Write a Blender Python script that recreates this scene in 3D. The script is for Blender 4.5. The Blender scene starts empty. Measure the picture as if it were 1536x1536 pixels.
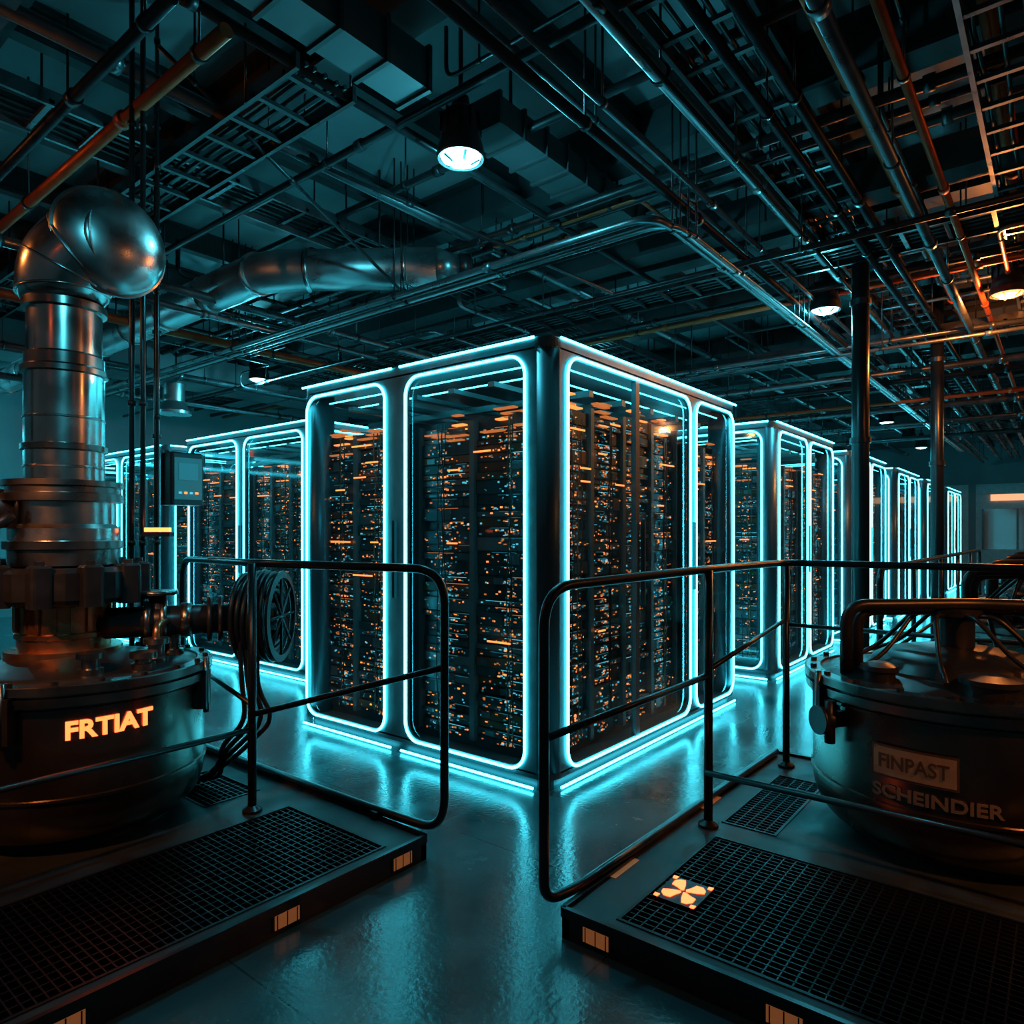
import bpy, math, random
from mathutils import Vector, Matrix
random.seed(7)
scn=bpy.context.scene
COL=scn.collection
# ---------------------------------------------------------------- materials
def mat(name,base=(.1,.1,.1),metal=0.,rough=.5,emit=None,es=0.,noise=0.,nscale=8.,bump=0.,spec=.5,sample=True):
    m=bpy.data.materials.new(name); m.use_nodes=True
    nt=m.node_tree; b=nt.nodes['Principled BSDF']
    b.inputs['Base Color'].default_value=(*base,1); b.inputs['Metallic'].default_value=metal
    b.inputs['Roughness'].default_value=rough
    b.inputs['Specular IOR Level'].default_value=spec
    if emit:
        b.inputs['Emission Color'].default_value=(*emit,1); b.inputs['Emission Strength'].default_value=es
    if noise>0 or bump>0:
        tc=nt.nodes.new('ShaderNodeTexCoord'); n=nt.nodes.new('ShaderNodeTexNoise')
        n.inputs['Scale'].default_value=nscale; n.inputs['Detail'].default_value=6
        nt.links.new(tc.outputs['Object'],n.inputs['Vector'])
        mr=nt.nodes.new('ShaderNodeMapRange'); mr.inputs['From Min'].default_value=.3; mr.inputs['From Max'].default_value=.7
        mr.inputs['To Min'].default_value=max(.02,rough-noise); mr.inputs['To Max'].default_value=min(1,rough+noise)
        nt.links.new(n.outputs['Fac'],mr.inputs['Value']); nt.links.new(mr.outputs[0],b.inputs['Roughness'])
        mx=nt.nodes.new('ShaderNodeMix'); mx.data_type='RGBA'
        mx.inputs['A'].default_value=(*[c*.6 for c in base],1); mx.inputs['B'].default_value=(*[min(1,c*1.35) for c in base],1)
        nt.links.new(n.outputs['Fac'],mx.inputs['Factor']); nt.links.new(mx.outputs['Result'],b.inputs['Base Color'])
        if bump>0:
            bp=nt.nodes.new('ShaderNodeBump'); bp.inputs['Strength'].default_value=bump; bp.inputs['Distance'].default_value=.01
            nt.links.new(n.outputs['Fac'],bp.inputs['Height']); nt.links.new(bp.outputs[0],b.inputs['Normal'])
    if not sample: m.cycles.emission_sampling='NONE'
    return m
CY=(.050,.62,.78)
M={}
M['frame']=mat('cabinet_frame_metal',(.09,.16,.18),.35,.42,noise=.06,nscale=14)
M['post']=mat('cabinet_post_metal',(.07,.13,.15),.6,.36)
M['neon']=mat('cyan_neon',(.1,.5,.6),0,.4,CY,17.)
M['neon_in']=mat('cyan_neon_inner',(.1,.5,.6),0,.4,CY,10.)
M['srvA']=mat('server_black',(.035,.06,.07),.4,.4)
M['srvB']=mat('server_grey',(.14,.20,.21),.6,.35)
M['srvC']=mat('server_brown',(.16,.08,.04),.5,.4)
M['ledC']=mat('led_cyan',(.02,.1,.12),0,.4,(.12,.60,.75),.9,sample=False)
M['ledD']=mat('led_cyan_dim',(.02,.06,.08),0,.4,(.04,.40,.52),.30,sample=False)
M['ledO']=mat('led_orange',(.2,.08,.02),0,.4,(1.,.23,.05),2.1,sample=False)
M['ledP']=mat('led_orange_dim',(.12,.05,.02),0,.4,(1.,.25,.06),.6,sample=False)
M['barO']=mat('orange_bar_streak',(.4,.15,.03),0,.4,(1.,.24,.05),2.3,sample=False)  # glowing streaks standing for orange bars and reflections in the racks
M['rail']=mat('black_tube_steel',(.045,.05,.053),.8,.3)
M['deck']=mat('deck_steel',(.04,.055,.06),.5,.5,noise=.12,nscale=7,bump=.1)
M['dark']=mat('dark_iron',(.04,.042,.045),.7,.36,noise=.1,nscale=9,bump=.1)
M['pit_shade']=mat('pit_shade_black',(.003,.004,.004),.0,.9)
M['grate']=mat('grate_steel',(.03,.032,.034),.8,.42)
M['tank']=mat('tank_stainless',(.18,.15,.13),.95,.26,noise=.07,nscale=4,bump=.05)
M['steel']=mat('duct_steel',(.42,.43,.43),1.,.30,noise=.1,nscale=6,bump=.05)
M['steel2']=mat('polished_steel',(.60,.61,.60),1.,.22,noise=.07,nscale=7)
M['rim']=mat('flange_steel',(.24,.23,.22),1.,.3,noise=.08,nscale=6)
M['copper']=mat('bronze_metal',(.50,.24,.12),.95,.32,noise=.08,nscale=10)
M['rubber']=mat('black_rubber',(.012,.013,.014),.1,.35)
M['pipe']=mat('ceiling_pipe_metal',(.15,.17,.18),.85,.32,noise=.1,nscale=6)
M['beam']=mat('ceiling_beam_paint',(.045,.052,.055),.2,.5,noise=.1,nscale=4,bump=.1)
M['rust']=mat('oxide_red_pipe',(.38,.075,.022),.4,.42,noise=.15,nscale=8)
M['galv']=mat('galvanised_duct',(.32,.36,.37),.9,.34,noise=.12,nscale=4,bump=.1)
M['ductp']=mat('painted_duct',(.09,.105,.11),.4,.5,noise=.12,nscale=4,bump=.1)
M['lamp']=mat('lamp_glow',(.8,.9,.9),0,.4,(.45,.95,1.),5.)
M['lampw']=mat('lamp_glow_warm',(.9,.6,.3),0,.4,(1.,.13,.025),6.)
M['sign']=mat('sign_glow_orange',(.5,.25,.1),0,.4,(1.,.105,.025),5.)
M['signp']=mat('sign_glow_pale',(.5,.35,.2),0,.4,(1.,.42,.2),1.1)
M['reflect']=mat('reflector_amber_glow',(.5,.20,.07),.1,.4,(1.,.32,.10),.13,noise=.1,nscale=30)  # weak emission stands in for light thrown back by the reflector
M['plate']=mat('nameplate_brass_glow',(.26,.165,.105),.5,.45,(1.,.45,.2),.018,noise=.2,nscale=25)  # faint emission brightens the brass; the plate is no lamp
M['letter']=mat('letter_tan_glow',(.18,.13,.095),.3,.45,(1.,.5,.3),.006)  # tan lettering lifted by a trace of emission, not lit
M['lettd']=mat('letter_dark',(.13,.085,.06),.6,.5)
M['white']=mat('wall_panel_pale',(.35,.38,.38),0,.6,noise=.1)
M['win']=mat('window_dark_glass',(.02,.03,.035),.2,.1,(1.,.45,.2),.02)
g=bpy.data.materials.new('cabinet_glass'); g.use_nodes=True; nt=g.node_tree
for n in list(nt.nodes): nt.nodes.remove(n)
o=nt.nodes.new('ShaderNodeOutputMaterial'); t=nt.nodes.new('ShaderNodeBsdfTransparent'); t.inputs[0].default_value=(.86,.97,.99,1)
gl=nt.nodes.new('ShaderNodeBsdfGlossy'); gl.inputs['Roughness'].default_value=.05; gl.inputs['Color'].default_value=(.7,.95,1,1)
lw=nt.nodes.new('ShaderNodeLayerWeight'); lw.inputs['Blend'].default_value=.5
pw=nt.nodes.new('ShaderNodeMath'); pw.operation='POWER'; pw.inputs[1].default_value=4.; nt.links.new(lw.outputs['Facing'],pw.inputs[0])
ma=nt.nodes.new('ShaderNodeMath'); ma.operation='MULTIPLY_ADD'; ma.inputs[1].default_value=.7; ma.inputs[2].default_value=.04; nt.links.new(pw.outputs[0],ma.inputs[0])
mx=nt.nodes.new('ShaderNodeMixShader')
nt.links.new(ma.outputs[0],mx.inputs[0]); nt.links.new(t.outputs[0],mx.inputs[1]); nt.links.new(gl.outputs[0],mx.inputs[2]); nt.links.new(mx.outputs[0],o.inputs[0])
M['glass']=g
f=bpy.data.materials.new('polished_concrete_floor'); f.use_nodes=True; nt=f.node_tree; b=nt.nodes['Principled BSDF']
tc=nt.nodes.new('ShaderNodeTexCoord')
n1=nt.nodes.new('ShaderNodeTexNoise'); n1.inputs['Scale'].default_value=1.6; n1.inputs['Detail'].default_value=9; n1.inputs['Roughness'].default_value=.62
n2=nt.nodes.new('ShaderNodeTexNoise'); n2.inputs['Scale'].default_value=45; n2.inputs['Detail'].default_value=4
br=nt.nodes.new('ShaderNodeTexBrick'); br.offset=0; br.inputs['Scale'].default_value=1; br.inputs['Brick Width'].default_value=1.2; br.inputs['Row Height'].default_value=1.2
br.inputs['Mortar Size'].default_value=.004; br.inputs['Color1'].default_value=(1,1,1,1); br.inputs['Color2'].default_value=(.9,.9,.9,1); br.inputs['Mortar'].default_value=(.5,.5,.5,1)
cr=nt.nodes.new('ShaderNodeValToRGB'); cr.color_ramp.elements[0].position=.3; cr.color_ramp.elements[0].color=(.020,.085,.10,1); cr.color_ramp.elements[1].position=.7; cr.color_ramp.elements[1].color=(.045,.15,.175,1)
mm=nt.nodes.new('ShaderNodeMix'); mm.data_type='RGBA'; mm.blend_type='MULTIPLY'; mm.inputs['Factor'].default_value=1
for n in (n1,n2,br): nt.links.new(tc.outputs['Object'],n.inputs['Vector'])
nt.links.new(n1.outputs['Fac'],cr.inputs[0]); nt.links.new(cr.outputs[0],mm.inputs['A']); nt.links.new(br.outputs['Color'],mm.inputs['B']); nt.links.new(mm.outputs['Result'],b.inputs['Base Color'])
mr=nt.nodes.new('ShaderNodeMapRange'); mr.inputs['From Min'].default_value=.3; mr.inputs['From Max'].default_value=.7; mr.inputs['To Min'].default_value=.12; mr.inputs['To Max'].default_value=.30
nt.links.new(n1.outputs['Fac'],mr.inputs['Value']); nt.links.new(mr.outputs[0],b.inputs['Roughness'])
b.inputs['Specular IOR Level'].default_value=1.
bp=nt.nodes.new('ShaderNodeBump'); bp.inputs['Strength'].default_value=.3; bp.inputs['Distance'].default_value=.004
nt.links.new(n2.outputs['Fac'],bp.inputs['Height']); nt.links.new(bp.outputs[0],b.inputs['Normal'])
M['floor']=f
M['ceil']=mat('ceiling_slab',(.26,.33,.345),0,.75,noise=.1,nscale=1.5,bump=.2)
M['wall']=mat('wall_concrete',(.14,.18,.19),0,.8,noise=.1,nscale=1.2,bump=.2)

# ---------------------------------------------------------------- builder
def fillet(pts,r,n=7):
    pts=[Vector(p) for p in pts]; out=[pts[0]]
    for i in range(1,len(pts)-1):
        a,b_,c=pts[i-1],pts[i],pts[i+1]
        d1=(a-b_); d2=(c-b_); l=min(r,d1.length*.49,d2.length*.49)
        p=b_+d1.normalized()*l; q=b_+d2.normalized()*l
        for k in range(n+1):
            t=k/n; out.append(p*(1-t)**2+b_*2*t*(1-t)+q*t*t)
    out.append(pts[-1]); return out
def rrect(x0,x1,y0,y1,r,n=6):
    out=[]
    for cx,cy,a0 in ((x1-r,y1-r,0),(x0+r,y1-r,90),(x0+r,y0+r,180),(x1-r,y0+r,270)):
        for k in range(n+1):
            a=math.radians(a0+90*k/n); out.append((cx+r*math.cos(a),cy+r*math.sin(a)))
    return out
class MB:
    def __init__(s,name,parent=None):
        s.name=name; s.v=[]; s.f=[]; s.m=[]; s.sm=[]; s.mats=[]; s.parent=parent
    def mi(s,k):
        if k not in s.mats: s.mats.append(k)
        return s.mats.index(k)
    def face(s,idx,k,sm=False):
        s.f.append(idx); s.m.append(s.mi(k)); s.sm.append(sm)
    def obox(s,o,a,b_,c,k):
        o=Vector(o);a=Vector(a);b_=Vector(b_);c=Vector(c); i=len(s.v)
        for p in (o,o+a,o+a+b_,o+b_,o+c,o+a+c,o+a+b_+c,o+b_+c): s.v.append(tuple(p))
        for q in ((0,3,2,1),(4,5,6,7),(0,1,5,4),(1,2,6,5),(2,3,7,6),(3,0,4,7)): s.face([i+j for j in q],k)
    def box(s,x0,x1,y0,y1,z0,z1,k): s.obox((x0,y0,z0),(x1-x0,0,0),(0,y1-y0,0),(0,0,z1-z0),k)
    def quad(s,o,a,b_,k):
        o=Vector(o);a=Vector(a);b_=Vector(b_); i=len(s.v)
        for p in (o,o+a,o+a+b_,o+b_): s.v.append(tuple(p))
        s.face([i,i+1,i+2,i+3],k)
    def prism(s,pts,z0,z1,k):
        n=len(pts); i=len(s.v)
        for z in (z0,z1):
            for p in pts: s.v.append((p[0],p[1],z))
        for j in range(n): s.face([i+j,i+(j+1)%n,i+n+(j+1)%n,i+n+j],k)
        s.face([i+n+j for j in range(n)],k)
    def bbox(s,x0,x1,y0,y1,z0,z1,k,r=.02):
        pts=rrect(x0,x1,y0,y1,r,3); pin=rrect(x0+r*.5,x1-r*.5,y0+r*.5,y1-r*.5,r*.6,3); n=len(pts); i=len(s.v)
        for z,pp in ((z0,pts),(z1-r*.5,pts),(z1,pin)):
            for p in pp: s.v.append((p[0],p[1],z))
        for L in range(2):
            for j in range(n): s.face([i+L*n+j,i+L*n+(j+1)%n,i+(L+1)*n+(j+1)%n,i+(L+1)*n+j],k)
        s.face([i+j for j in range(n)][::-1],k); s.face([i+2*n+j for j in range(n)],k)
    def tube(s,pts,r,k,seg=10,closed=False,cap=True):
        pts=[Vector(p) for p in pts]; n=len(pts); i0=len(s.v)
        rr=r if isinstance(r,(list,tuple)) else [r]*n
        def tan(i):
            if closed: return (pts[(i+1)%n]-pts[i-1]).normalized()
            if i==0: return (pts[1]-pts[0]).normalized()
            if i==n-1: return (pts[-1]-pts[-2]).normalized()
            return ((pts[i+1]-pts[i]).normalized()+(pts[i]-pts[i-1]).normalized()).normalized()
        t=tan(0); up=Vector((0,0,1)) if abs(t.z)<.9 else Vector((1,0,0)); nn=(up-t*up.dot(t)).normalized()
        for i in range(n):
            t=tan(i); nn=(nn-t*nn.dot(t)).normalized(); bb=t.cross(nn)
            for j in range(seg):
                a=2*math.pi*j/seg; s.v.append(tuple(pts[i]+(nn*math.cos(a)+bb*math.sin(a))*rr[i]))
        for i in range(n if closed else n-1):
            for j in range(seg):
                a=i0+i*seg+j; b_=i0+i*seg+(j+1)%seg; c=i0+((i+1)%n)*seg+(j+1)%seg; d=i0+((i+1)%n)*seg+j
                s.face([a,b_,c,d],k,True)
        if cap and not closed:
            s.face([i0+j for j in range(seg)][::-1],k); s.face([i0+(n-1)*seg+j for j in range(seg)],k)
    def cyl(s,p0,p1,r,k,seg=24,r1=None):
        s.tube([p0,p1],[r,r if r1 is None else r1],k,seg)
    def lathe(s,c,prof,k,seg=48,axis=(0,0,1),smooth=False,a0=0.):
        c=Vector(c); ax=Vector(axis).normalized()
        q=Vector((0,0,1)).rotation_difference(ax)
        def ring(r,z):
            i=len(s.v)
            for j in range(seg):
                a=a0+2*math.pi*j/seg; s.v.append(tuple(c+q@Vector((r*math.cos(a),r*math.sin(a),z))))
            return i
        prev=None
        for p,nx in zip(prof[:-1],prof[1:]):
            kk=k
            if len(nx)>2: kk=nx[2]
            i=prev if (smooth and prev is not None) else ring(max(p[0],1e-4),p[1]); j_=ring(max(nx[0],1e-4),nx[1])
            for j in range(seg): s.face([i+j,i+(j+1)%seg,j_+(j+1)%seg,j_+j],kk,seg>12)
            prev=j_
    def mesh(s,me,mtx,k):
        i=len(s.v)
        for v in me.vertices: s.v.append(tuple(mtx@v.co))
        for p in me.polygons: s.face([i+j for j in p.vertices],k)
    def done(s):
        me=bpy.data.meshes.new(s.name); me.from_pydata(s.v,[],s.f)
        for k in s.mats: me.materials.append(M[k])
        me.polygons.foreach_set('material_index',s.m); me.polygons.foreach_set('use_smooth',s.sm); me.update()
        ob=bpy.data.objects.new(s.name,me); COL.objects.link(ob)
        if s.parent: ob.parent=s.parent
        return ob
def empty(name):
    e=bpy.data.objects.new(name,None); COL.objects.link(e); return e
def plate_mesh(splines,ext):
    cu=bpy.data.curves.new('tmp','CURVE'); cu.dimensions='2D'; cu.fill_mode='BOTH'; cu.extrude=ext
    for sp in splines:
        q=cu.splines.new('POLY'); q.points.add(len(sp)-1)
        for i,p in enumerate(sp): q.points[i].co=(p[0],p[1],0,1)
        q.use_cyclic_u=True
    ob=bpy.data.objects.new('tmp',cu); COL.objects.link(ob)
    dg=bpy.context.evaluated_depsgraph_get(); me=bpy.data.meshes.new_from_object(ob.evaluated_get(dg))
    bpy.data.objects.remove(ob); return me
def text_mesh(txt,size,ext=.003,bold=.022):
    cu=bpy.data.curves.new('tmp','FONT'); cu.body=txt; cu.size=size; cu.extrude=ext; cu.align_x='CENTER'; cu.align_y='CENTER'; cu.offset=size*bold
    ob=bpy.data.objects.new('tmp',cu); COL.objects.link(ob)
    dg=bpy.context.evaluated_depsgraph_get(); me=bpy.data.meshes.new_from_object(ob.evaluated_get(dg))
    bpy.data.objects.remove(ob); return me
def wrap_text(mb,txt,size,c,r,th,z,k,tilt=0.,width=None,bold=.022):
    me=text_mesh(txt,size,bold=bold); i=len(mb.v)
    xs_=[v.co.x for v in me.vertices]; ex=max(xs_)-min(xs_); mid=(max(xs_)+min(xs_))/2
    sx=(width/ex) if width else 1.
    for v in me.vertices:
        x,y,zz=v.co; x=(x-mid)*sx; a=th+x/r; R=r+.005+zz
        mb.v.append((c[0]+R*math.cos(a),c[1]+R*math.sin(a),z+y+x*tilt))
    for p in me.polygons: mb.face([i+j for j in p.vertices],k)

# ---------------------------------------------------------------- server cabinets
X,Y,Z=Vector((1,0,0)),Vector((0,1,0)),Vector((0,0,1))
H=2.5
def rack_face(mb,o,u,n,w,z0,z1,dens=1.):
    ncol=max(1,round(w/.40)); cw=w/ncol
    for c in range(ncol):
        bx=c*cw; z=z0
        for s_ in (0,1):
            mb.obox(o+u*(bx+(.0 if s_==0 else cw-.018))+Z*z0,u*.018,n*.045,Z*(z1-z0),'srvB')
        cl=random.uniform(.3,.6)
        while z<z1-.05:
            h=random.choice((.036,.04,.05,.06,.085)); dp=random.uniform(.002,.035)
            k=random.choice(('srvA','srvA','srvB','srvA','srvC'))
            mb.obox(o+u*(bx+.022)+Z*z,u*(cw-.044),n*dp,Z*(h-.007),k)
            q=o+u*bx+Z*z+n*dp
            if random.random()<.65:
                a=random.uniform(.02,cw*.4); mb.obox(q+u*a+Z*(h-.011),u*random.uniform(.08,cw*.5),n*.003,Z*.003,random.choice(('ledD','ledD','ledD','ledC','ledP')))
            for _ in range(int(random.randint(6,16)*dens)):
                if random.random()<.5: a=cl*cw+random.gauss(0,.035)
                else: a=random.uniform(.03,cw-.05)
                a=min(max(a,.025),cw-.05); r_=random.random()
                kk='ledD' if r_<.38 else 'ledC' if r_<.53 else 'ledP' if r_<.85 else 'ledO'
                mb.obox(q+u*a+Z*random.uniform(.003,h-.02),u*random.uniform(.005,.019),n*.004,Z*random.uniform(.004,.011),kk)
            if random.random()<.5:
                a=random.uniform(.03,cw-.12); mb.obox(q+u*a+Z*.006,u*.07,n*.006,Z*(h-.022),random.choice(('srvB','srvA')))
            z+=h
        for _ in range(3):
            a=cl*cw+random.uniform(-.05,.05); pts=[]
            zz=z0+.02
            while zz<z1: pts.append(o+u*(bx+a+random.uniform(-.012,.012))+n*(.05+random.uniform(0,.012))+Z*zz); zz+=.16
            mb.tube(pts,.004,random.choice(('srvC','rubber','rubber')),5)
        for _ in range(int(5*dens)):
            mb.obox(o+u*(bx+random.uniform(.03,cw-.2))+Z*(z1+random.uniform(-.16,.06)),u*random.uniform(.05,.18),n*.045,Z*.009,random.choice(('ledP','ledP','ledO','srvB')))
def cabinet(x0,x1,y0,y1,left,front,detail=1.,bars=0,extra=False):
    e=empty('server_cabinet')
    R=.10; SB=.135
    fr=MB('frame',e); ne=MB('neon_trim',e); gs=MB('glass_panels',e); rk=MB('server_racks',e)
    for (z0,z1,ins,k) in ((0,.07,.035,'srvA'),(.07,.105,0,'frame'),(H-.07,H-.012,0,'frame'),(H-.012,H,.012,'post')):
        pts=rrect(x0+ins,x1-ins,y0+ins,y1-ins,R,8); n=len(pts); i=len(fr.v)
        for z in (z0,z1):
            for p in pts: fr.v.append((p[0],p[1],z))
        for j in range(n): fr.face([i+j,i+(j+1)%n,i+n+(j+1)%n,i+n+j],k,False)
        fr.face([i+j for j in range(n)][::-1],k); fr.face([i+n+j for j in range(n)],k)
    for cx,cy in ((x0+R,y0+R),(x1-R,y0+R),(x0+R,y1-R),(x1-R,y1-R)):
        fr.cyl((cx,cy,.10),(cx,cy,H-.06),R,'post',28)
    faces=[]
    W=x1-x0; D=y1-y0
    faces.append((Vector((x0,y0,0)),Y,-X,D,[(a-y0,b_-y0,dd) for a,b_,dd in left],True))
    faces.append((Vector((x0,y0,0)),X,-Y,W,[(a-x0,b_-x0,dd) for a,b_,dd in front],True))
    faces.append((Vector((x1,y0,0)),Y,X,D,[(a-y0,b_-y0,dd) for a,b_,dd in left],extra))
    faces.append((Vector((x0,y1,0)),X,Y,W,[(a-x0,b_-x0,dd) for a,b_,dd in front],extra))
    for o,u,n,w,bays,vis in faces:
        zt,zb=H-.06,.105
        sp=[[(R*.9,zb-.01),(w-R*.9,zb-.01),(w-R*.9,zt),(R*.9,zt)]]
        for a,b_,dd in bays: sp.append(rrect(a+.012,b_-.012,.115,H-.105,.105)[::-1])
        me=plate_mesh(sp,.009)
        mt=Matrix.Identity(4); mt.col[0]=(*u,0); mt.col[1]=(0,0,1,0); mt.col[2]=(*n,0); mt.col[3]=(*(o-n*.009),1)
        fr.mesh(me,mt,'frame')
        for a,b_,dd in bays:
            pts=[o+u*p[0]+Z*p[1]+n*.008 for p in rrect(a,b_,.10,H-.09,.115,8)]
            ne.tube(pts,.0085,'neon',8,closed=True)
            gs.quad(o+u*(a+.012)+Z*.11-n*.02,u*(b_-a-.024),Z*(H-.21),'glass')
            if dd:
                m_=(a+b_)/2-.02
                fr.obox(o+u*m_+Z*.11-n*.03,u*.05,n*.034,Z*(H-.21),'frame')
                for s_ in (-.04,.07):
                    fr.obox(o+u*(m_+s_)+Z*.95+n*.0,u*.014,n*.03,Z*.55,'srvB')
                for q_ in (a+.03,b_-.06): fr.obox(o+u*q_+Z*.2-n*.03,u*.03,n*.006,Z*(H-.36),'srvA')
            ne.tube([o+u*(a-.06)+Z*(H-.008)+n*.004,o+u*(b_+.06)+Z*(H-.008)+n*.004],.008,'neon',8)
            ne.tube([o+u*(a-.05)+Z*.016+n*.0,o+u*(b_+.05)+Z*.016+n*.0],.008,'neon',8)
        for (a,b_,_),(c,d,_2) in zip(bays[:-1],bays[1:]):
            m_=(b_+c)/2
            fr.obox(o+u*(m_-.012)+Z*1.0+n*.0,u*.024,n*.022,Z*.5,'srvA')
        if vis:
            for a,b_,dd in bays:
                rack_face(rk,o+u*(a+.02)-n*SB,u,n,(b_-a-.04),.16,2.10 if not dd else 2.18,detail)
        for k_ in range(bars):
            if not vis: break
            a,b_,_=random.choice(bays); s0=random.uniform(a+.08,b_-.3)
            rk.obox(o+u*s0+Z*random.choice((1.12,1.35,1.72,1.8,1.9,2.02,2.1,random.uniform(.5,2)))-n*random.uniform(.06,.08),u*random.uniform(.07,.22),n*.006,Z*.010,'barO')
    rk.box(x0+SB+.005,x1-SB-.005,y0+SB+.005,y1-SB-.005,.105,2.12,'srvA')
    for s_ in (.07,.30):
        rk.tube([(x0+s_,y0+.25,H-.14),(x0+s_,y1-.25,H-.14)],.005,'neon_in',6)
        rk.tube([(x0+.25,y0+s_,H-.14),(x1-.25,y0+s_,H-.14)],.005,'neon_in',6)
    for s_ in range(1,6):
        xx=x0+.15+(W-.3)*s_/6; rk.box(xx,xx+.05,y0+.1,y1-.1,2.25,2.29,'srvB')
        yy=y0+.15+(D-.3)*s_/6; rk.box(x0+.1,x1-.1,yy,yy+.05,2.29,2.32,'srvB')
    for b_ in (fr,ne,gs,rk): b_.done()
    return e
cabinet(3.03,5.72,2.169,4.44,[(2.335,3.30,0),(3.50,4.36,0)],[(3.19,4.80,1),(4.90,5.64,0)],1.7,14,True)
xs=[(6.70,8.90),(9.75,11.95),(12.8,15.0),(15.85,18.05),(18.9,21.6)]
for i,(a,b_) in enumerate(xs):
    cabinet(a,b_,2.169,4.44,[(2.29,3.25,0),(3.35,4.32,0)],[(a+.12,a+.12+(b_-a-.34)/2,0),(b_-.12-(b_-a-.34)/2,b_-.12,0)],1.1 if i<2 else .5,10 if i<2 else 4)
for i,y0 in enumerate((5.55,8.55,11.4)):
    y1=y0+2.5 if i<2 else y0+1.9
    cabinet(3.9,6.1,y0,y1,[(y0+.14,y0+.14+(y1-y0-.42)/2,0),(y1-.14-(y1-y0-.42)/2,y1-.14,0)],[(4.04,4.94,0),(5.06,5.96,0)],1.1 if i<2 else .5,8)

# ---------------------------------------------------------------- room
RX0,RX1,RY0,RY1,RH=-3.2,27.,-4.,14.,4.6
def solid(name,x0,x1,y0,y1,z0,z1,k):
    m=MB(name); m.box(x0,x1,y0,y1,z0,z1,k); return m.done()
solid('floor',RX0,RX1,RY0,RY1,-.1,0,'floor')
solid('ceiling',RX0,RX1,RY0,RY1,RH,RH+.1,'ceil')
solid('wall_west',RX0-.1,RX0,RY0,RY1,0,RH,'wall')
solid('wall_south',RX0,RX1,RY0-.1,RY0,0,RH,'wall')
w=MB('wall_north'); w.box(RX0,RX1,RY1,RY1+.1,0,RH,'wall')
w.done()
w=MB('wall_east'); w.box(RX1,RX1+.1,RY0,RY1,0,RH,'wall')
for y in (-3.5,-2,-.5,1,2.5,4,5.5): w.box(RX1-.05,RX1,y,y+1.3,.2,3.0,'white')
w.done()
w=MB('window_1'); w.box(RX1-.09,RX1-.05,-.6,2.1,.9,2.2,'win')
for y in (-.6,.3,1.2,2.1): w.box(RX1-.12,RX1-.05,y-.03,y+.03,.9,2.2,'dark')
w.done()
w=MB('wall_light_strip'); w.box(RX1-.11,RX1-.05,-1.5,1.9,2.46,2.66,'signp'); w.box(RX1-.14,RX1-.04,-1.55,2.25,2.67,2.95,'white'); w.done()
for z in (2.75,3.05):
    w=MB('linear_wall_light'); w.tube([(-2.5,RY1-.06,z),(3.2,RY1-.06,z)],.03,'neon_in',8); w.box(-2.55,3.25,RY1-.04,RY1,z-.05,z+.05,'dark'); w.done()

# ---------------------------------------------------------------- ceiling structure
m=MB('ceiling_beams')
def ibeam(m,ax,a0,a1,c,z0,z1,wd,k):
    if ax=='y':
        m.box(c-wd/2,c+wd/2,a0,a1,z0,z0+.03,k); m.box(c-.015,c+.015,a0,a1,z0+.03,z1,k); m.box(c-wd/2,c+wd/2,a0,a1,z1-.03,z1,k)
    else:
        m.box(a0,a1,c-wd/2,c+wd/2,z0,z0+.03,k); m.box(a0,a1,c-.015,c+.015,z0+.03,z1,k); m.box(a0,a1,c-wd/2,c+wd/2,z1-.03,z1,k)
for x in [-1.6+2.1*i for i in range(14)]: ibeam(m,'y',RY0,RY1,x,4.22,RH,.22,'beam')
for y in [-3.2+1.15*i for i in range(15)]: ibeam(m,'x',RX0,RX1,y,4.36,RH,.10,'beam')
for x in (1.0,5.9,12,19): m.box(x-.13,x+.13,RY0,RY1,4.0,4.25,'beam')
for x in [7.9+.42*i for i in range(40)]: m.box(x-.02,x+.02,-3.9,2.0,4.28,4.34,'beam')
for x in [-2.6+.35*i for i in range(12)]: m.box(x-.025,x+.025,3.4,13.9,4.24,4.34,'beam')
m.done()
def ladder(name,ax,c,wd,a0,a1,z,k='pipe'):
    m=MB(name)
    def bx(a,b_,c0,c1,z0,z1):
        if ax=='x': m.box(a,b_,c0,c1,z0,z1,k)
        else: m.box(c0,c1,a,b_,z0,z1,k)
    bx(a0,a1,c-wd/2,c-wd/2+.025,z,z+.09); bx(a0,a1,c+wd/2-.025,c+wd/2,z,z+.09)
    a=a0+.1
    while a<a1: bx(a,a+.03,c-wd/2,c+wd/2,z+.01,z+.035); a+=.3
    for j in range(5):
        cc=c-wd/2+.06+j*(wd-.12)/4; pts=[]; a=a0
        while a<=a1: pts.append((a,cc+random.uniform(-.015,.015),z+.055) if ax=='x' else (cc+random.uniform(-.015,.015),a,z+.055)); a+=.6
        m.tube(pts,.014,'rubber',6)
    a=a0+.5
    while a<a1:
        for s_ in (-1,1):
            p=(a,c+s_*wd/2) if ax=='x' else (c+s_*wd/2,a)
            m.cyl((p[0],p[1],z),(p[0],p[1],RH),.008,'dark',6)
        a+=2.1
    m.done()
ladder('cable_ladder','x',1.45,.45,.5,24,3.95,'dark')
ladder('cable_ladder','x',.15,.5,2.2,24,3.8)
ladder('cable_ladder','y',6.3,.45,-3,13,3.75,'dark')
ladder('cable_ladder','y',2.35,.4,3.2,13,3.9,'dark')
ladder('cable_ladder','x',5.0,.45,-1,24,4.0)
ladder('cable_ladder','y',9.4,.5,-3.5,13,3.7,'dark')
ladder('cable_ladder','x',-1.1,.5,3.2,24,3.7,'rust')
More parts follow.
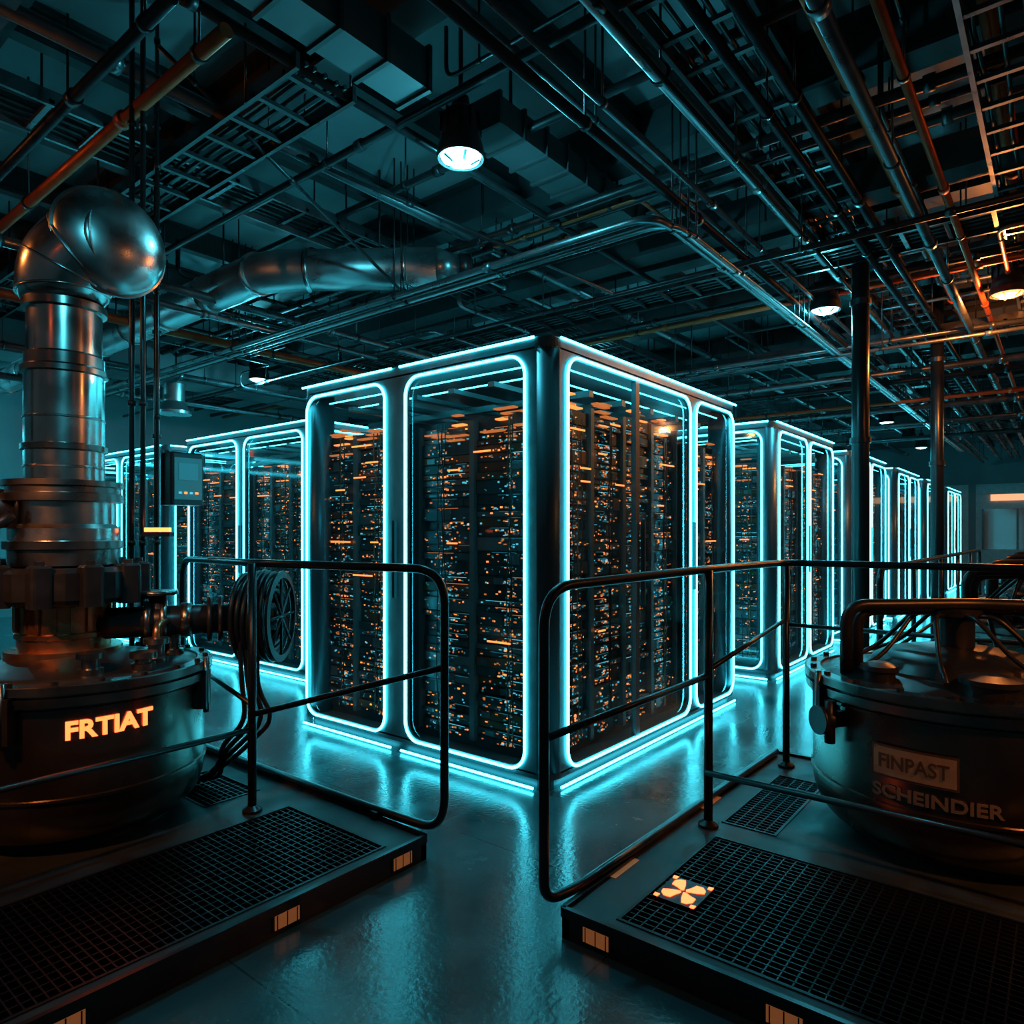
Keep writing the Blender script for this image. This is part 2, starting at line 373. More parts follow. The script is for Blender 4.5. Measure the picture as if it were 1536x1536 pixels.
def run(name,pts,r,k='pipe',fil=.18,hang=2.4,flange=3.0):
    m=MB(name); P=fillet(pts,fil,6) if len(pts)>2 else [Vector(p) for p in pts]
    m.tube(P,r,k,14)
    for a,b_ in zip(pts[:-1],pts[1:]):
        a=Vector(a); b_=Vector(b_); d=b_-a; L=d.length; t=.25
        while t<L-.1:
            q=a+d*(t/L)
            if abs(d.z)<.3*L: m.cyl(q+Z*r*.5,(q.x,q.y,RH),.007,'dark',6); m.cyl(q-d.normalized()*.015,q+d.normalized()*.015,r*1.25,'dark',14)
            t+=hang
        t=1.1
        while t<L:
            q=a+d*(t/L); m.cyl(q-d.normalized()*.03,q+d.normalized()*.03,r*1.35,k,14); t+=flange
    m.done()
for (y,z,r,k) in [(2.02,3.62,.03,'dark'),(1.92,3.70,.022,'pipe'),(1.66,3.82,.045,'galv'),(1.28,3.72,.03,'dark'),(1.12,3.72,.03,'dark'),(.92,3.9,.05,'rust'),
                  (.80,3.6,.035,'pipe'),(.64,3.72,.025,'rust'),(-.25,3.7,.05,'pipe'),(-.5,3.9,.04,'rust'),(-.9,3.6,.035,'pipe'),(-1.4,3.8,.06,'galv'),(-2.1,3.6,.04,'rust'),
                  (.30,4.05,.05,'rust'),(-.7,4.1,.06,'dark'),(1.8,4.1,.06,'dark'),(1.55,3.66,.014,'dark'),(2.3,4.0,.02,'pipe'),
                  (3.25,3.95,.03,'dark'),(4.1,4.02,.045,'pipe'),(6.2,3.6,.04,'pipe'),(7.9,3.7,.05,'rust'),(9.6,3.6,.04,'pipe'),(11.5,3.6,.05,'pipe')]:
    run('ceiling_pipe',[(random.uniform(.3,2.4) if y<2.5 else -2.5,y,z),(26,y,z)],r,k)
for (x,z,r,k) in [(3.62,4.08,.03,'dark'),(4.5,3.95,.035,'dark'),(4.7,3.95,.025,'dark'),(5.25,4.12,.04,'pipe'),(5.4,3.55,.022,'dark'),(7.05,3.78,.035,'dark'),(7.3,3.78,.03,'rust'),(8.8,3.6,.03,'pipe'),(10.1,3.5,.04,'pipe'),(11.0,3.55,.04,'dark'),(13.1,3.5,.05,'pipe'),(15.2,3.5,.05,'pipe'),(17.3,3.5,.05,'pipe'),
                  (8.3,3.4,.02,'pipe'),(11.8,3.4,.03,'rust'),(14.2,3.4,.03,'pipe'),
                  (2.9,3.95,.028,'dark'),(1.65,3.72,.034,'rust'),(1.4,3.72,.03,'dark'),(.55,3.8,.04,'rust'),(.25,3.8,.03,'pipe'),(-.6,3.8,.04,'pipe')]:
    run('ceiling_pipe',[(x,-3.5 if x>2.5 else 3.0,z),(x,13.4,z)],r,k)
# branch lines that step between the main runs (offsets, drops and elbows)
rb=random.Random(21)
for i in range(34):
    x=rb.uniform(2.6,15.); y=rb.choice((rb.uniform(-2.5,1.6),rb.uniform(2.5,9.))); z=rb.uniform(3.72,4.12); dx=rb.uniform(.8,2.6)*rb.choice((-1,1)); dy=rb.uniform(.7,2.2)*rb.choice((-1,1)); dz=rb.uniform(-.22,.2)
    if x+dx<2.4: dx=-dx
    y2=min(max(y+dy,-3.4),12.)
    P_=[(x,y,4.3),(x,y,z),(x+dx,y,z),(x+dx,y2,z),(x+dx,y2,z+dz),(x+dx+rb.uniform(.5,1.4),y2,z+dz)]
    if rb.random()<.5: P_=[(x,y,4.3),(x,y,z),(x,y2,z),(x+dx,y2,z),(x+dx,y2,4.3)]
    run('branch_pipe',P_,rb.choice((.012,.016,.022,.03)),rb.choice(('dark','pipe','dark','rust','galv')),.09,1.7,2.2)
for i in range(4):
    o=i*.075
    run('conduit',[(3.95+o,12.5,3.42),(3.95+o,2.02-o*.3,3.42),(20,2.02-o*.3,3.42)],(.026,.014,.022,.012)[i],('pipe','dark','galv','dark')[i],.2,2.6,4)
for (a,b_) in [((2.2,6.4,3.5),(5.4,6.4,3.5)),((.4,4.6,3.55),(.4,9.5,3.55))]:
    run('conduit',[a,b_],.03,'pipe')
run('brace_pipe',[(2.5,4.2,4.05),(5.1,3.0,3.45)],.015,'dark',hang=9)
run('brace_pipe',[(1.75,3.9,4.1),(4.3,4.6,3.5)],.014,'dark',hang=9)
m=MB('round_duct')
P=[(3.38,12.8,3.72),(3.38,5.5,3.72),(4.32,4.30,3.74)]
m.tube(fillet(P,.25,5),.175,'galv',28)
for (a,b_) in ((Vector(P[0]),Vector(P[1])),(Vector(P[1]),Vector(P[2]))):
    d=(b_-a); L=d.length; t=.4
    while t<L-.1: q=a+d*(t/L); m.cyl(q-d.normalized()*.02,q+d.normalized()*.02,.187,'steel',28); t+=.85
dd=(Vector(P[2])-Vector(P[1])).normalized()
m.cyl(Vector(P[2]),Vector(P[2])+dd*.22,.175,'galv',28,.09); m.cyl(Vector(P[2])+dd*.2,Vector(P[2])+dd*.3,.12,'dark',20)
for y in (6.2,8.6,11): m.cyl((3.38,y,3.85),(3.38,y,RH),.01,'dark',6)
m.cyl((4.0,4.7,3.85),(4.0,4.7,RH),.01,'dark',6)
m.done()
def rduct(name,x0,x1,y0,y1,z0,z1,step=.9,ax='x',k='ductp'):
    m=MB(name); m.box(x0,x1,y0,y1,z0,z1,k)
    a=(x0 if ax=='x' else y0)
    end=(x1 if ax=='x' else y1)
    while a<=end+.001:
        if ax=='x': m.box(a-.012,a+.012,y0-.018,y1+.018,z0-.018,z1+.018,'beam')
        else: m.box(x0-.018,x1+.018,a-.012,a+.012,z0-.018,z1+.018,'beam')
        a+=step
    for q in (.15,.85):
        if ax=='x': p=(x0+(x1-x0)*q,(y0+y1)/2)
        else: p=((x0+x1)/2,y0+(y1-y0)*q)
        m.cyl((p[0],p[1],z1),(p[0],p[1],RH),.012,'dark',6)
    return m
rduct('rectangular_duct',-.6,2.70,2.76,3.00,3.88,4.1,.30).done()
rduct('rectangular_duct',3.3,5.3,2.75,3.05,3.98,4.15,.25).done()
m=rduct('rectangular_duct',-2.5,9,9.9,10.5,3.6,4.0)
for (x,y) in ((3.2,10.2),(4.8,10.2),(1.6,10.2)): m.lathe((x,y,3.62),[(.0,0),(.15,0),(.15,-.28),(.24,-.42),(.24,-.46),(.0,-.46)],'galv',28)
m.done()
rduct('rectangular_duct',10.4,10.9,-3,13,3.95,4.2,1.2,'y').done()

# ---------------------------------------------------------------- lamps
def lamp(x,y,z=3.58,k='lamp',col=(.10,.78,1.),power=60,spot=True,aim=None,name='pendant_lamp'):
    e=empty(name); m=MB('housing',e)
    m.lathe((x,y,z),[(.125,.0),(.14,-.012),(.146,0),(.14,.05),(.12,.13),(.105,.26),(.06,.30),(.05,.36),(0,.36)],'dark',32)
    for j in range(10):
        a=j*math.pi/5; m.obox((x+.10*math.cos(a),y+.10*math.sin(a),z+.14),(.03*math.cos(a),.03*math.sin(a),0),(-.004*math.sin(a),.004*math.cos(a),0),(0,0,.12),'dark')
    m.cyl((x,y,z+.3),(x,y,RH),.014,'dark',8); m.done()
    d=MB('lens',e); d.lathe((x,y,z+.006),[(.124,0),(.115,-.018),(.085,-.034),(.045,-.042),(0,-.044)],k,32,smooth=True)
    for j in range(5):
        a=j*1.2566+.3; d.obox((x+.06*math.cos(a),y+.06*math.sin(a),z-.045),(.055*math.cos(a),.055*math.sin(a),.03),(-.016*math.sin(a),.016*math.cos(a),0),(0,0,.004),'dark')
    d.done()
    if spot:
        L=bpy.data.lights.new('bulb','SPOT' if aim else 'POINT'); L.energy=power; L.color=col; L.shadow_soft_size=.05
        o=bpy.data.objects.new('bulb',L); o.location=(x,y,z-.11); COL.objects.link(o); o.parent=e
        if aim:
            L.spot_size=math.radians(aim[3]); L.spot_blend=.7; L.shadow_soft_size=.12
            o.rotation_euler=(Vector(aim[:3])-Vector((x,y,z-.11))).to_track_quat('-Z','Y').to_euler()
lamp(3.08,2.87,3.70,power=54)
lamp(7.18,1.84,3.6,power=46)
lamp(5.4,8.93,3.6,power=60)
for i,(x,y) in enumerate(((15.2,2.76),(17.9,2.8),(20.2,2.88),(25,.5),(1.9,12.2),(4.5,12.8),(12,7.5))): lamp(x,y,3.6,power=80,spot=i in(0,2,4,6))
lamp(-.1,.6,3.7,power=110,aim=(1.2,3.2,2.4,55))  # unseen lamp added above the camera, aimed to brighten the stack
W_=(1.,.28,.06)
lamp(7.8,.42,3.62,'lampw',W_,140)
lamp(12.5,-1.8,3.6,'lampw',W_,130)
lamp(4.6,-2.2,3.3,'lampw',W_,30)  # added off-frame warm lamp, tints the right-hand ceiling
lamp(1.9,-1.9,3.0,'lampw',W_,230,aim=(3.4,.3,.5,34))  # out-of-view warm spot put in for orange light on the right tank
lamp(-.6,2.6,2.9,'lampw',W_,260,aim=(1.1,3.6,.85,38))  # warm spot added beyond the left edge for the left tank's orange
lamp(-.3,4.9,3.5,'lampw',W_,30)  # extra unseen warm lamp that tints the left ceiling pipes

# ---------------------------------------------------------------- steel columns
for (x,y,r) in ((6.6,1.4,.07),(9.34,1.17,.068)):
    m=MB('steel_column'); m.cyl((x,y,0),(x,y,RH),r,'rail',28); m.lathe((x,y,0),[(.14,0),(.14,.02),(r,.02)],'dark',28)
    for z in (2.2,3.4): m.lathe((x,y,z),[(r,0),(r+.015,0),(r+.015,.05),(r,.05)],'dark',28)
    m.done()

# ---------------------------------------------------------------- platforms
def grating(m,x0,x1,y0,y1,z,sx=.03,sy=.045):
    m.box(x0,x1,y0,y1,z-.04,z-.036,'pit_shade')  # near-black sheet paints the shade beneath the bars
    for a,b_,c,d in ((x0-.012,x0,y0-.012,y1+.012),(x1,x1+.012,y0-.012,y1+.012),(x0,x1,y0-.012,y0),(x0,x1,y1,y1+.012)): m.box(a,b_,c,d,z-.03,z+.004,'grate')
    x=x0+sx
    while x<x1: m.box(x-.0025,x+.0025,y0,y1,z-.03,z,'grate'); x+=sx
    y=y0+sy
    while y<y1: m.box(x0,x1,y-.0025,y+.0025,z-.016,z-.001,'grate'); y+=sy
def platform(x0,x1,y0,y1,grates,h=.095):
    m=MB('equipment_platform')
    hole=[[(x0,y0),(x1,y0),(x1,y1),(x0,y1)]]+[[(a,c),(a,d),(b_,d),(b_,c)] for a,b_,c,d in grates]
    me=plate_mesh(hole,.004); m.mesh(me,Matrix.Translation((0,0,h-.004)),'deck')
    t=.03
    m.box(x0,x1,y0,y0+t,0,h-.008,'dark'); m.box(x0,x1,y1-t,y1,0,h-.008,'dark'); m.box(x0,x0+t,y0,y1,0,h-.008,'dark'); m.box(x1-t,x1,y0,y1,0,h-.008,'dark')
    for a,b_,c,d in ((x0,x1,y0-.006,y0+.012),(x0,x1,y1-.012,y1+.006),(x0-.006,x0+.012,y0,y1),(x1-.012,x1+.006,y0,y1)): m.box(a,b_,c,d,h-.02,h+.014,'rail')
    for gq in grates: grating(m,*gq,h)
    return m
def reflector(m,p,u,n,w,h=.05):
    m.obox(Vector(p)-u*w/2,u*w,n*.006,Z*h,'reflect')
    for q in (.1,.5,.9): m.obox(Vector(p)-u*w/2+u*(w*q-.002)+n*.006,u*.004,n*.001,Z*h,'dark')
    m.obox(Vector(p)-u*(w/2+.008)-Z*.006,u*(w+.016),n*.004,Z*(h+.012),'rail')
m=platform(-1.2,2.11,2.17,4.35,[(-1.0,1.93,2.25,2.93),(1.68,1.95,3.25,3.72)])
for x in (1.97,1.42,.72,.0): reflector(m,(x,2.17,.022),X,-Y,.10)
m.done()
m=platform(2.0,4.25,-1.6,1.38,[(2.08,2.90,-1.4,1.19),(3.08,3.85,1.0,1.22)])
for y in (1.24,.62,-.1): reflector(m,(2.0,y,.022),-Y,-X,.10)
for x in (2.45,3.3): reflector(m,(x,1.38,.022),X,Y,.10); m.box(x-.14,x+.05,1.345,1.37,.096,.098,'reflect')
m.done()
m=platform(4.6,11.0,-1.2,.92,[(4.8,10.8,.68,.86)]); m.done()
# square luminous fan symbol on the grating
m=MB('floor_sign'); fc=(2.37,1.095); m.box(fc[0]-.09,fc[0]+.09,fc[1]-.08,fc[1]+.08,.095,.103,'dark')
for k_ in range(4):
    a=math.radians(20+90*k_)
    pts=[(fc[0]+rr*math.cos(a+t_),fc[1]+rr*.88*math.sin(a+t_)) for rr,t_ in ((.010,0),(.05,-.05),(.082,.02),(.088,.25),(.086,.55),(.07,.85),(.04,.80),(.014,.9))]
    m.prism(pts,.103,.106,'sign')
    a=math.radians(45+90*k_); cx,cy=fc[0]+.112*math.cos(a),fc[1]+.098*math.sin(a)
    m.prism([(cx-.010,cy-.008),(cx+.010,cy-.009),(cx+.008,cy+.009),(cx-.009,cy+.007)],.103,.106,'sign')
m.done()
# ---------------------------------------------------------------- railings
r=.019
m=MB('safety_railing')
m.tube(fillet([(2.03,4.20,.09),(2.03,4.20,1.262),(1.80,3.02,1.275),(2.14,2.09,1.262),(2.14,2.09,.13),(2.12,2.6,.125),(2.10,4.3,.125)],.15,9),r,'rail',14)
m.cyl((1.79,3.02,.095),(1.79,3.02,1.275),r*1.05,'rail',16); m.lathe((1.79,3.02,.095),[(.045,0),(.045,.012),(.02,.03)],'rail',20)
m.cyl((2.14,2.09,.84),(1.79,3.02,.555),.014,'rail',12)
m.tube([(1.79,3.02,.485),(-1.1,3.02,.485)],.014,'rail',12)
m.cyl((-1.1,3.02,.095),(-1.1,3.02,1.275),r,'rail',14)
m.cyl((2.05,4.2,.65),(1.79,3.02,.6),.012,'rail',12)
for y in (2.5,3.3,4.1): m.box(2.09,2.13,y-.02,y+.02,.095,.13,'rail')
m.lathe((2.03,4.2,.095),[(.04,0),(.04,.012),(.02,.03)],'rail',20)
m.done()
m=MB('safety_railing')
m.tube(fillet([(4.03,-1.5,.09),(4.03,-1.5,1.255),(4.03,1.25,1.25),(3.0,1.265,1.255),(1.975,1.44,1.225),(1.975,1.44,.115),(2.12,1.40,.118),(4.2,1.352,.118)],.15,9),r,'rail',14)
m.cyl((2.99,1.262,.095),(2.99,1.262,1.25),r*1.05,'rail',16); m.lathe((2.99,1.262,.095),[(.045,0),(.045,.012),(.02,.03)],'rail',20)
m.cyl((4.03,1.24,.095),(4.03,1.24,1.25),r,'rail',16); m.lathe((4.03,1.24,.095),[(.045,0),(.045,.012),(.02,.03)],'rail',20)
m.cyl((1.975,1.44,.69),(2.99,1.262,.775),.014,'rail',12)
m.cyl((2.99,1.262,.80),(4.03,1.24,.93),.012,'rail',12)
m.tube([(2.96,1.262,.345),(2.955,-1.5,.345)],.014,'rail',12)
m.cyl((2.955,-1.5,.095),(2.955,-1.5,.36),.014,'rail',12)
m.tube([(4.03,1.24,.90),(4.03,-1.5,.90)],.012,'rail',12)
m.done()
for (x0,x1,y) in ((4.7,10.9,.89),):
    m=MB('safety_railing')
    m.tube(fillet([(x0,y,.09),(x0,y,1.2),(x1,y,1.2),(x1,y,.09)],.12,8),r,'rail',12)
    m.tube([(x0,y,.65),(x1,y,.65)],.013,'rail',10)
    for x in (5.9,7.3,8.6,9.8): m.cyl((x,y,.09),(x,y,1.2),.016,'rail',12)
    m.done()

# ---------------------------------------------------------------- process tanks
def tank(m,cx,cy,R,z0,zt,k='tank'):
    pr=[(0,z0+.03),(R*.6,z0+.035)]
    for i in range(11):
        a=math.radians(-85+85*i/10); pr.append((R*.74+R*.26*math.cos(a),z0+.22+.19*math.sin(a)))
    pr.append((R,zt-.09)); m.lathe((cx,cy,0),pr,k,72,smooth=True)
    m.lathe((cx,cy,0),[(R*.7,z0),(R*.72,z0),(R*.72,z0+.06),(R*.5,z0+.06)],'dark',48)
    for z in (z0+.24,zt-.115): m.lathe((cx,cy,z),[(R,0),(R+.009,.003),(R+.009,.014),(R,.017)],k,72)
    m.lathe((cx,cy,0),[(R,zt-.09),(R+.032,zt-.085),(R+.035,zt-.05),(R+.005,zt-.048),(R+.005,zt-.04),(R+.037,zt-.036),(R+.037,zt-.004),(R+.03,zt),(R-.03,zt),(R-.035,zt-.012)],'rim',72)
    pr=[(R-.03,zt-.012)]
    for i in range(7): a=i/6; pr.append((R*.94*(1-a)+.001,zt-.01+.07*math.sin(a*math.pi/2)))
    m.lathe((cx,cy,0),pr,'dark',72,smooth=True)
    for j in range(20):
        a=j*2*math.pi/20+.1; p=(cx+(R+.004)*math.cos(a),cy+(R+.004)*math.sin(a))
        m.lathe((p[0],p[1],zt),[(.014,0),(.014,.014),(0,.016)],'dark',6)
        if j%5==2:
            q=Vector((math.cos(a),math.sin(a),0)); s_=Vector((-math.sin(a),math.cos(a),0))
            m.obox(Vector((cx,cy,zt-.22))+q*R-s_*.03,s_*.06,q*.055,Z*.18,'dark')
            m.cyl(Vector((cx,cy,zt-.24))+q*(R+.045),Vector((cx,cy,zt+.02))+q*(R+.045),.014,'rim',10)
e=empty('process_tank')
TL=(1.274,3.606); m=MB('vessel',e); tank(m,*TL,.52,.095,.81)
m.done()
m=MB('luminous_lettering',e); wrap_text(m,'FRTIAT',.100,TL,.52,math.radians(-98.3),.622,'sign',.03,.325,.032)
m.done()
st=(1.235,3.72)
m=MB('exhaust_stack',e)
m.lathe((st[0],st[1],0),[(.24,.84),(.24,.88),(.19,.88),(.19,.93),(.2,.935),(.2,.955),(.19,.96),(.19,1.08),(.23,1.09),(.23,1.11)],'copper',48)
for j in range(18):
    a=j*math.pi/9; q=Vector((math.cos(a),math.sin(a),0)); s_=Vector((-math.sin(a),math.cos(a),0))
    m.obox(Vector((st[0],st[1],.965))+q*.19-s_*.008,s_*.016,q*.014,Z*.115,'copper')
m.lathe((st[0],st[1],0),[(.2,1.1),(.31,1.1),(.33,1.12),(.33,1.24),(.31,1.26),(.2,1.26)],'dark',10)
for j in range(10):
    a=(j+.5)*math.pi/5; m.bbox(st[0]+.31*math.cos(a)-.045,st[0]+.31*math.cos(a)+.045,st[1]+.31*math.sin(a)-.045,st[1]+.31*math.sin(a)+.045,1.09,1.275,'dark',.02)
    m.lathe((st[0]+.31*math.cos(a),st[1]+.31*math.sin(a),1.275),[(.02,0),(.02,.02),(0,.022)],'rim',6)
m.lathe((st[0],st[1],0),[(.2,1.26),(.225,1.27),(.225,1.34),(.245,1.345),(.245,1.38),(.225,1.385),(.225,1.44,'steel2'),(.21,1.46),(.21,1.56,'steel2'),(.25,1.565),(.25,1.60),(.235,1.605),(.235,1.63),(.25,1.635),(.25,1.66),(.165,1.665)],'rim',48)
m.lathe((st[0],st[1],0),[(.165,1.66),(.165,1.80,'steel2'),(.178,1.805),(.178,1.83),(.165,1.835),(.165,2.16,'steel2'),(.18,2.165),(.18,2.19),(.165,2.20),(.165,2.25),(.155,2.26),(.155,2.46,'steel2'),(.175,2.465),(.175,2.50),(.16,2.505)],'rim',48)
for z in (1.72,1.95): m.lathe((st[0],st[1],z),[(.165,0),(.170,.003),(.170,.009),(.165,.012)],'steel',48)
rt=Vector((.6258,-.78,0)); O=Vector((st[0],st[1],2.50))
# smooth swept elbow with three seam bands
RB=.24; N=16
cs=[O-rt*.005]; rad=[.165]
for i in range(N+1):
    a=math.radians(90)*i/N; cs.append(O+Z*(.05+RB*math.sin(a))+rt*(RB*(1-math.cos(a))-.01)); rad.append(.18+.025*math.sin(math.pi*min(1,i/N+.1)*.9))
m.tube(cs,rad,'steel2',48)
for t_ in (1,6,11):
    q=cs[t_]; dq=(cs[t_+1]-cs[t_-1]).normalized(); m.cyl(q-dq*.005,q+dq*.005,rad[t_]+.006,'steel',48)
m.done()
# dished hood that caps the elbow outlet
m=MB('end_hood',e)
ax=(rt*.80+Vector((-.45,-.36,0))+Z*.10).normalized(); bc=cs[-1]-ax*.02+Z*.02
pr=[(.17,-.12),(.215,-.10),(.245,-.05)]
for i in range(14):
    a=math.radians(90*i/13); pr.append((.252*math.cos(a),.145*math.sin(a)))
m.lathe(bc,pr,'steel',64,axis=ax,smooth=True)
m.lathe(bc,[(.245,-.02),(.262,-.015),(.262,.0),(.25,.005)],'rim',56,axis=ax)
m.done()
m=MB('side_outlet',e)
a=Vector((1.30,3.63,.985)); b_=Vector((1.93,3.30,.985)); d=(b_-a).normalized()
m.cyl(a,b_,.075,'dark',32)
for t_,rr,w_ in ((.24,.10,.03),(.31,.10,.03),(.40,.085,.05),(.52,.115,.025),(.57,.115,.025),(.66,.14,.03)):
    m.cyl(a+d*t_,a+d*(t_+w_),rr,'rim' if rr<.11 else 'dark',32)
m.cyl(a+d*.3-Z*.16,a+d*.3+Z*.13,.04,'dark',20); m.cyl(a+d*.3+Z*.13,a+d*.3+Z*.15,.09,'rim',24)
for dx,dy,h in ((.20,-.30,.12),(.36,-.12,.18),(-.1,-.36,.10),(.1,-.4,.08)):
    x,y=TL[0]+dx,TL[1]+dy; m.lathe((x,y,.81),[(.05,-.02),(.05,.03),(.035,.035),(.035,h-.03),(.055,h-.025),(.055,h),(0,h+.005)],'rim',20)
m.tube(fillet([(TL[0]+.2,TL[1]-.3,.86),(TL[0]+.2,TL[1]-.3,.99),(TL[0]+.36,TL[1]-.12,.99),(TL[0]+.36,TL[1]-.12,.9)],.06,6),.018,'copper',10)
for q in (-.34,-.42): 
    m.tube(fillet([(st[0]+q,st[1]-.02,.82),(st[0]+q,st[1]-.02,1.4),(st[0]+q+.1,st[1]-.1,1.5)],.06,5),.022,'dark',10)
m.done()
m=MB('hose_reel',e)
n1=(d+Vector((-.35,-.35,0))*.8).normalized(); c=Vector((1.99,3.28,.985)); s1=n1.cross(Z).normalized()
m.cyl(c-n1*.09,c+n1*.09,.07,'dark',28); m.cyl(c-n1*.09,c-n1*.08,.20,'dark',40)
for k_ in range(6):
    for lay in range(4):
        R_=.14+.028*lay+random.uniform(-.004,.004); ce=c+n1*(-.065+.028*k_)
        m.tube([ce+(s1*math.cos(t_)+Z*math.sin(t_))*R_*(1+.03*math.sin(3*t_+k_)) for t_ in [2*math.pi*i/36 for i in range(36)]],.0125,'rubber',8,closed=True)
m.lathe(c+n1*.10,[(.20,0),(.235,.004),(.235,.016),(.20,.02),(.20,0)],'dark',40,axis=n1)
for k_ in range(4):
    a_=k_*math.pi/4; q=(s1*math.cos(a_)+Z*math.sin(a_)); m.cyl(c+n1*.11-q*.2,c+n1*.11+q*.2,.008,'dark',8)
for k_ in range(4):
    o_=k_*.035; p0=c+s1*(.19-o_*.6)*1+n1*(.02*k_-.03)
    m.tube(fillet([p0+Z*.02,p0-Z*(.25+o_),p0-Z*(.5)+n1*(.03+.02*k_),p0-Z*(.62+.04*k_)-n1*(.10+.02*k_),Vector((1.86-o_*1.2,3.42+o_,.13)),Vector((1.80-o_,3.75,.115))],.2,7),.0125,'rubber',8)
m.done()
m=MB('valve_manifold',e)
m.bbox(.56,.92,3.70,4.0,1.38,1.68,'dark',.03); m.cyl((.9,3.86,1.53),(1.1,3.78,1.53),.09,'dark',24); m.cyl((.74,3.85,.09),(.74,3.85,1.4),.06,'dark',20)
m.cyl((.60,3.72,1.0),(.60,3.55,1.0),.12,'dark',24); m.bbox(.5,.8,3.62,3.95,.85,1.15,'dark',.03)
m.cyl((.74,3.85,1.68),(.74,3.85,3.9),.03,'rail',14)
m.done()
for (x,y,r_) in ((1.62,3.92,.014),(1.66,3.88,.014),(2.29,5.13,.02),(1.9,4.25,.012)):
    m=MB('conduit_riser'); m.cyl((x,y,.0 if y>4.4 else .095),(x,y,RH),r_,'rail',12)
    z=.6
    while z<4.4: m.cyl((x,y,z),(x,y,z+.03),r_*1.5,'dark',12); z+=.75
    m.done()
m=MB('control_box'); m.bbox(2.31,2.55,4.95,5.13,1.62,2.0,'dark',.02); m.box(2.33,2.53,4.945,4.95,1.66,1.96,'srvB'); m.box(2.36,2.5,4.94,4.945,1.80,1.92,'ledD')
for j in range(4): m.box(2.36+j*.04,2.38+j*.04,4.938,4.945,1.70,1.715,'ledO' if j%2 else 'ledC')
m.done()
m=MB('amber_beacon'); m.obox((1.64,3.82,1.425),Vector((.626,-.78,0))*.13,Vector((.78,.6258,0))*.03,Z*.022,'lampw'); m.obox((1.63,3.83,1.40),Vector((.626,-.78,0))*.15,Vector((.78,.6258,0))*.05,Z*.022,'dark'); m.done()
m=MB('amber_exit_sign'); m.box(2.0,2.25,9.8,9.84,2.55,2.75,'dark')
for j in range(3): m.box(2.02+j*.07,2.07+j*.07,9.785,9.8,2.60,2.70,'sign')
m.cyl((2.12,9.82,2.75),(2.12,9.82,3.6),.012,'dark',8)
m.done()

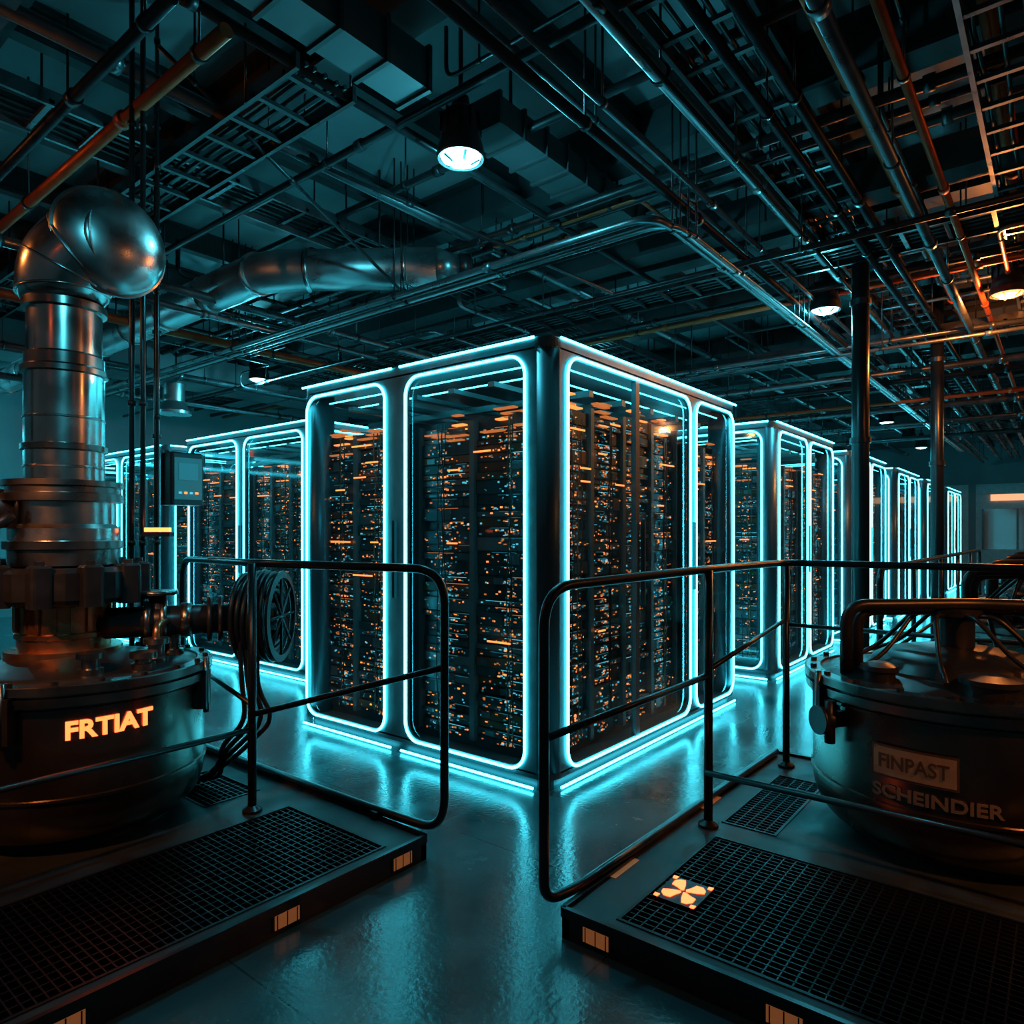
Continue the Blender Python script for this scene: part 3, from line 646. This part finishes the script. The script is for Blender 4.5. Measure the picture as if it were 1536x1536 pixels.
def right_tank(cx,cy,R,zt,hero=False):
    e=empty('mixing_tank'); m=MB('vessel',e); tank(m,cx,cy,R,.095,zt)
    zc=zt+.05
    pr=[(.36,zc-.03)]+[(.34*math.cos(math.radians(a)),zc-.01+.085*math.sin(math.radians(a))) for a in range(0,91,15)]
    m.lathe((cx,cy,0),pr,'rubber',40,smooth=True)
    m.lathe((cx,cy,0),[(.07,zc+.05),(.07,zc+.20),(.10,zc+.205),(.10,zc+.235),(.05,zc+.24),(.05,zc+.27),(0,zc+.27)],'dark',24)
    m.done()
    m=MB('top_pipework',e)
    for i,o_ in enumerate((0,.06)):
        m.tube(fillet([(cx-.30+o_,cy+.38-o_*.5,zt-.01),(cx-.30+o_,cy+.38-o_*.5,zt+.30-o_*.4),(cx-.02+o_,cy-.05,zt+.31-o_*.4),(cx+.1+o_,cy-.50,zt+.31-o_*.4),(cx+.1+o_,cy-.50,zt-.06)],.09,7),.026,'rubber',12)
    for j in range(9):
        a=j*.7+random.uniform(-.2,.2); q=Vector((math.cos(a),math.sin(a),0)); s_=Vector((-math.sin(a),math.cos(a),0)); C=Vector((cx,cy,zc))
        m.tube(fillet([C+q*.05+Z*.20,C+q*.16+Z*.22,C+q*.30+s_*.1+Z*.04,C+q*.42*R/.58+s_*.2-Z*.02],.1,6),.010,'rubber',7)
    for j in range(3):
        a=2.2+j*1.1; m.tube([(cx+(.33+.03*j)*math.cos(a+t_*.06),cy+(.33+.03*j)*math.sin(a+t_*.06),zt+.03+.008*j) for t_ in range(26)],.012,'rubber',7)
    for a,rr in ((3.5,.09),(4.5,.07),(2.6,.06)):
        x,y=cx+(R-.13)*math.cos(a),cy+(R-.13)*math.sin(a); m.lathe((x,y,zt-.01),[(rr,0),(rr,.05),(rr*1.2,.055),(rr*1.2,.075),(rr*.5,.09),(0,.09)],'dark',24)
    q=Vector((math.cos(2.45),math.sin(2.45),0)); C=Vector((cx,cy,zt-.17)); m.cyl(C+q*(R-.02),C+q*(R+.09),.035,'dark',16); m.cyl(C+q*(R+.09),C+q*(R+.11),.06,'dark',20); m.cyl(C+q*(R+.05)-Z*.1,C+q*(R+.05)+Z*.08,.022,'dark',12)
    m.done()
    if hero:
        m=MB('nameplate',e); th=math.radians(173.3)
        def patch(r_,t0,t1,z0,z1,k,n=14):
            for i in range(n):
                a,b2=t0+(t1-t0)*i/n,t0+(t1-t0)*(i+1)/n
                p=[(cx+r_*math.cos(a),cy+r_*math.sin(a)),(cx+r_*math.cos(b2),cy+r_*math.sin(b2))]; j=len(m.v)
                m.v+= [(p[0][0],p[0][1],z0),(p[1][0],p[1][1],z0),(p[1][0],p[1][1],z1),(p[0][0],p[0][1],z1)]; m.face([j,j+1,j+2,j+3],k)
        patch(R+.011,th-.28,th+.24,.458,.585,'lettd'); patch(R+.013,th-.265,th+.225,.467,.576,'plate')
        wrap_text(m,'FINPAST',.078,(cx,cy),R+.010,th-.02,.52,'lettd',0,.245,.012)
        wrap_text(m,'SCHEINDIER',.068,(cx,cy),R,th+.10,.40,'letter',0,.44)
        m.done()
right_tank(3.61,.38,.58,.80,True)
for x in (5.35,7.0,8.6,10.1): right_tank(x,.10,.52,.88)

# ---------------------------------------------------------------- world & camera
wd=bpy.data.worlds.new('World'); scn.world=wd; wd.use_nodes=True; nt=wd.node_tree
nt.nodes['Background'].inputs[0].default_value=(.02,.10,.13,1); nt.nodes['Background'].inputs[1].default_value=.1
cam=bpy.data.cameras.new('camera'); co=bpy.data.objects.new('camera',cam); COL.objects.link(co)
cam.sensor_width=36; cam.lens=24.3; cam.shift_y=.0208; cam.clip_start=.05
co.location=(0,0,1.417); co.rotation_euler=(math.radians(90),0,math.radians(-51.26))
scn.camera=co
scn.view_settings.view_transform='Standard'
scn.view_settings.look='None'
scn.view_settings.exposure=0.0
